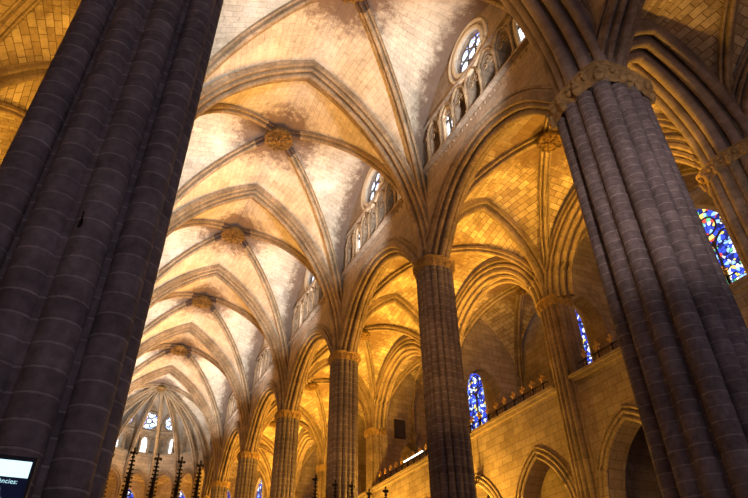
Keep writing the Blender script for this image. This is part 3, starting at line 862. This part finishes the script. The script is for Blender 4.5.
# ------------------------------------------------------------------ information screen on the left pier
e = empty('information_screen', (-.36, 5.6, 1.6), 0, 'lit information screen mounted in front of the huge left pier', 'screen')
m = MB(); m.box(-.98, .03, .0, .06, .85, 1.50); m.box(-.55, -.45, .06, .42, 1.1, 1.2); m.build('housing', M['plastic'], e)
m = MB(); m.box(-.95, .005, -.006, 0, .88, 1.47); dp = m.build('display', M['screenblack'], e)
m = MB(); m.box(-.95, .0, -.012, -.006, 1.335, 1.46); m.build('header_band', M['screenwhite'], dp)
cu = bpy.data.curves.new('caption', 'FONT'); cu.body = 'experi\u00e8ncies:'; cu.size = .05; cu.extrude = .001; cu.align_x = 'RIGHT'; cu.materials.append(M['screentext'])
t = bpy.data.objects.new('caption_curve', cu); C.objects.link(t)
bpy.context.view_layer.update()
dg = bpy.context.evaluated_depsgraph_get(); me = bpy.data.meshes.new_from_object(t.evaluated_get(dg)); me.name = 'caption'
bpy.data.objects.remove(t)
o = bpy.data.objects.new('caption', me); C.objects.link(o); o.parent = dp; o.location = (-.06, -.012, 1.285); o.rotation_euler = (PI / 2, 0, 0)
m = MB(); sil = [(-.62, .9), (-.07, .9), (-.07, 1.0), (-.1, 1.06), (-.14, 1.10), (-.17, 1.13), (-.19, 1.2), (-.21, 1.13), (-.26, 1.11), (-.34, 1.09), (-.37, 1.17), (-.4, 1.09), (-.5, 1.07), (-.62, 1.0)]
m.add([(x + .02, -.009, z + .055) for x, z in sil], [tuple(range(len(sil)))]); m.build('picture', M['screentext'], dp)
m = MB(); m.tube([(0, 0, 0), (0, -.12, 0), (0, -.14, .09)], .012, 6); m.box(-.03, .03, -.01, .02, -.05, .05)
o = m.build('wall_hook', M['iron'], None, False, (-.72, 6.63, 6.15)); tag(o, 'tiny black iron hook fixed to the huge left pier', 'hook')

# ------------------------------------------------------------------ lights
def spot(loc, target, color, power, angle=110, blend=1., size=.3):
    l = bpy.data.lights.new('flood', 'SPOT'); l.energy = power; l.color = color; l.spot_size = math.radians(angle); l.spot_blend = blend; l.shadow_soft_size = size
    o = bpy.data.objects.new('flood_light', l); C.objects.link(o); o.location = loc
    o.rotation_euler = (Vector(target) - Vector(loc)).to_track_quat('-Z', 'Y').to_euler(); return o
def point(loc, color, power, size=.3):
    l = bpy.data.lights.new('lamp', 'POINT'); l.energy = power; l.color = color; l.shadow_soft_size = size
    o = bpy.data.objects.new('lamp_light', l); C.objects.link(o); o.location = loc; return o
WARM, WHITE, GOLD = (1., .47, .13), (1., .96, .9), (1., .50, .06)
for k in range(1, 7):
    y0 = YP[k]
    for sx in (1, -1):
        x = NC + sx * (HALF - 1.5)
        if k < 6:
            ym = (YP[k] + YP[k + 1]) / 2
            # white floods on the pier heads thrown east into the side cells
            spot((x - sx * .9, y0 + 1.3, ZS + .8), (NC + sx * 4.0, y0 + 7.8, ZS + 8.4), WHITE, 5200, 62)
            # warm floods thrown across the nave
            spot((x, ym, ZS + 1.), (NC - sx * 3.0, ym, ZS + 8.8), WARM, 1900, 110)
            # low floods added in mid nave to brighten the piers
            spot((x - sx * 2.5, ym - 2, 6), (NC + sx * HALF, YP[k + 1], 14), WARM, 1500, 60)
for k in range(1, 7):
    ym = (YP[k] + YP[k + 1]) / 2
    spot((WX[1] - 1.2, ym, SILL + .8), (WX[1] - 4.4, ym - .5, 20), GOLD, 5200 if k > 1 else 3800, 140)
    spot((XR + 1.4, YP[k] + 1.6, 13.5), (WX[1] - 1., ym, 19), GOLD, 1300, 100)
    # low lamps in the aisle light the chapel wall and the aisle side of the piers
    point((XR + 3.6, ym + 2.4, 7.0), GOLD, {1: 120, 2: 2100}.get(k, 3000))
spot((WX[1] - 1.2, 2.8, SILL + .8), (WX[1] - 4.4, 2.8, 20), GOLD, 260, 140)
for k in range(0, 4):
    ym = (YP[k] + YP[k + 1]) / 2
    spot((WX[-1] + 1.2, ym, SILL + .8), (WX[-1] + 3.4, ym, 20), GOLD, 2700, 140)
for i in range(3):
    a = PI * (i + 1) / 4; point((bx + 9.2 * math.cos(a), by + 9.2 * math.sin(a), 12), WARM, 500)
spot((NC, 56.5, 17), (NC, 62, 25), WHITE, 3600, 120)
spot((NC, 57, 10), (NC, 66, 19), WARM, 2600, 90)

spot((3.5, -1.5, 7), (XR, YP[1], 12.5), (1., .78, .72), 3600, 40)  # added flood behind the camera to brighten the huge right pier
w = bpy.data.worlds.new('violet_fill'); bpy.context.scene.world = w; w.use_nodes = True  # violet fill added through the open west end for the near piers
w.node_tree.nodes['Background'].inputs[0].default_value = (.58, .50, .66, 1); w.node_tree.nodes['Background'].inputs[1].default_value = .4

# ------------------------------------------------------------------ camera
cd = bpy.data.cameras.new('camera'); cam = bpy.data.objects.new('camera', cd); C.objects.link(cam)
f_, pt, yaw, roll = 593.58, .6287, .4554, -.0156
cd.sensor_width = 36; cd.lens = f_ / 748 * 36; cd.clip_end = 300
F = Vector((math.sin(yaw) * math.cos(pt), math.cos(yaw) * math.cos(pt), math.sin(pt)))
R = Vector((math.cos(yaw), -math.sin(yaw), 0)); U = R.cross(F)
R2 = R * math.cos(roll) + U * math.sin(roll); U2 = R2.cross(F)
m = Matrix((R2, U2, -F)).transposed().to_4x4(); m.translation = (0, 0, EYE); cam.matrix_world = m
sc = bpy.context.scene; sc.camera = cam
sc.view_settings.view_transform = 'Standard'; sc.view_settings.look = 'None'; sc.view_settings.gamma = 1; sc.view_settings.use_curve_mapping = False
sc.view_settings.exposure = 0.08
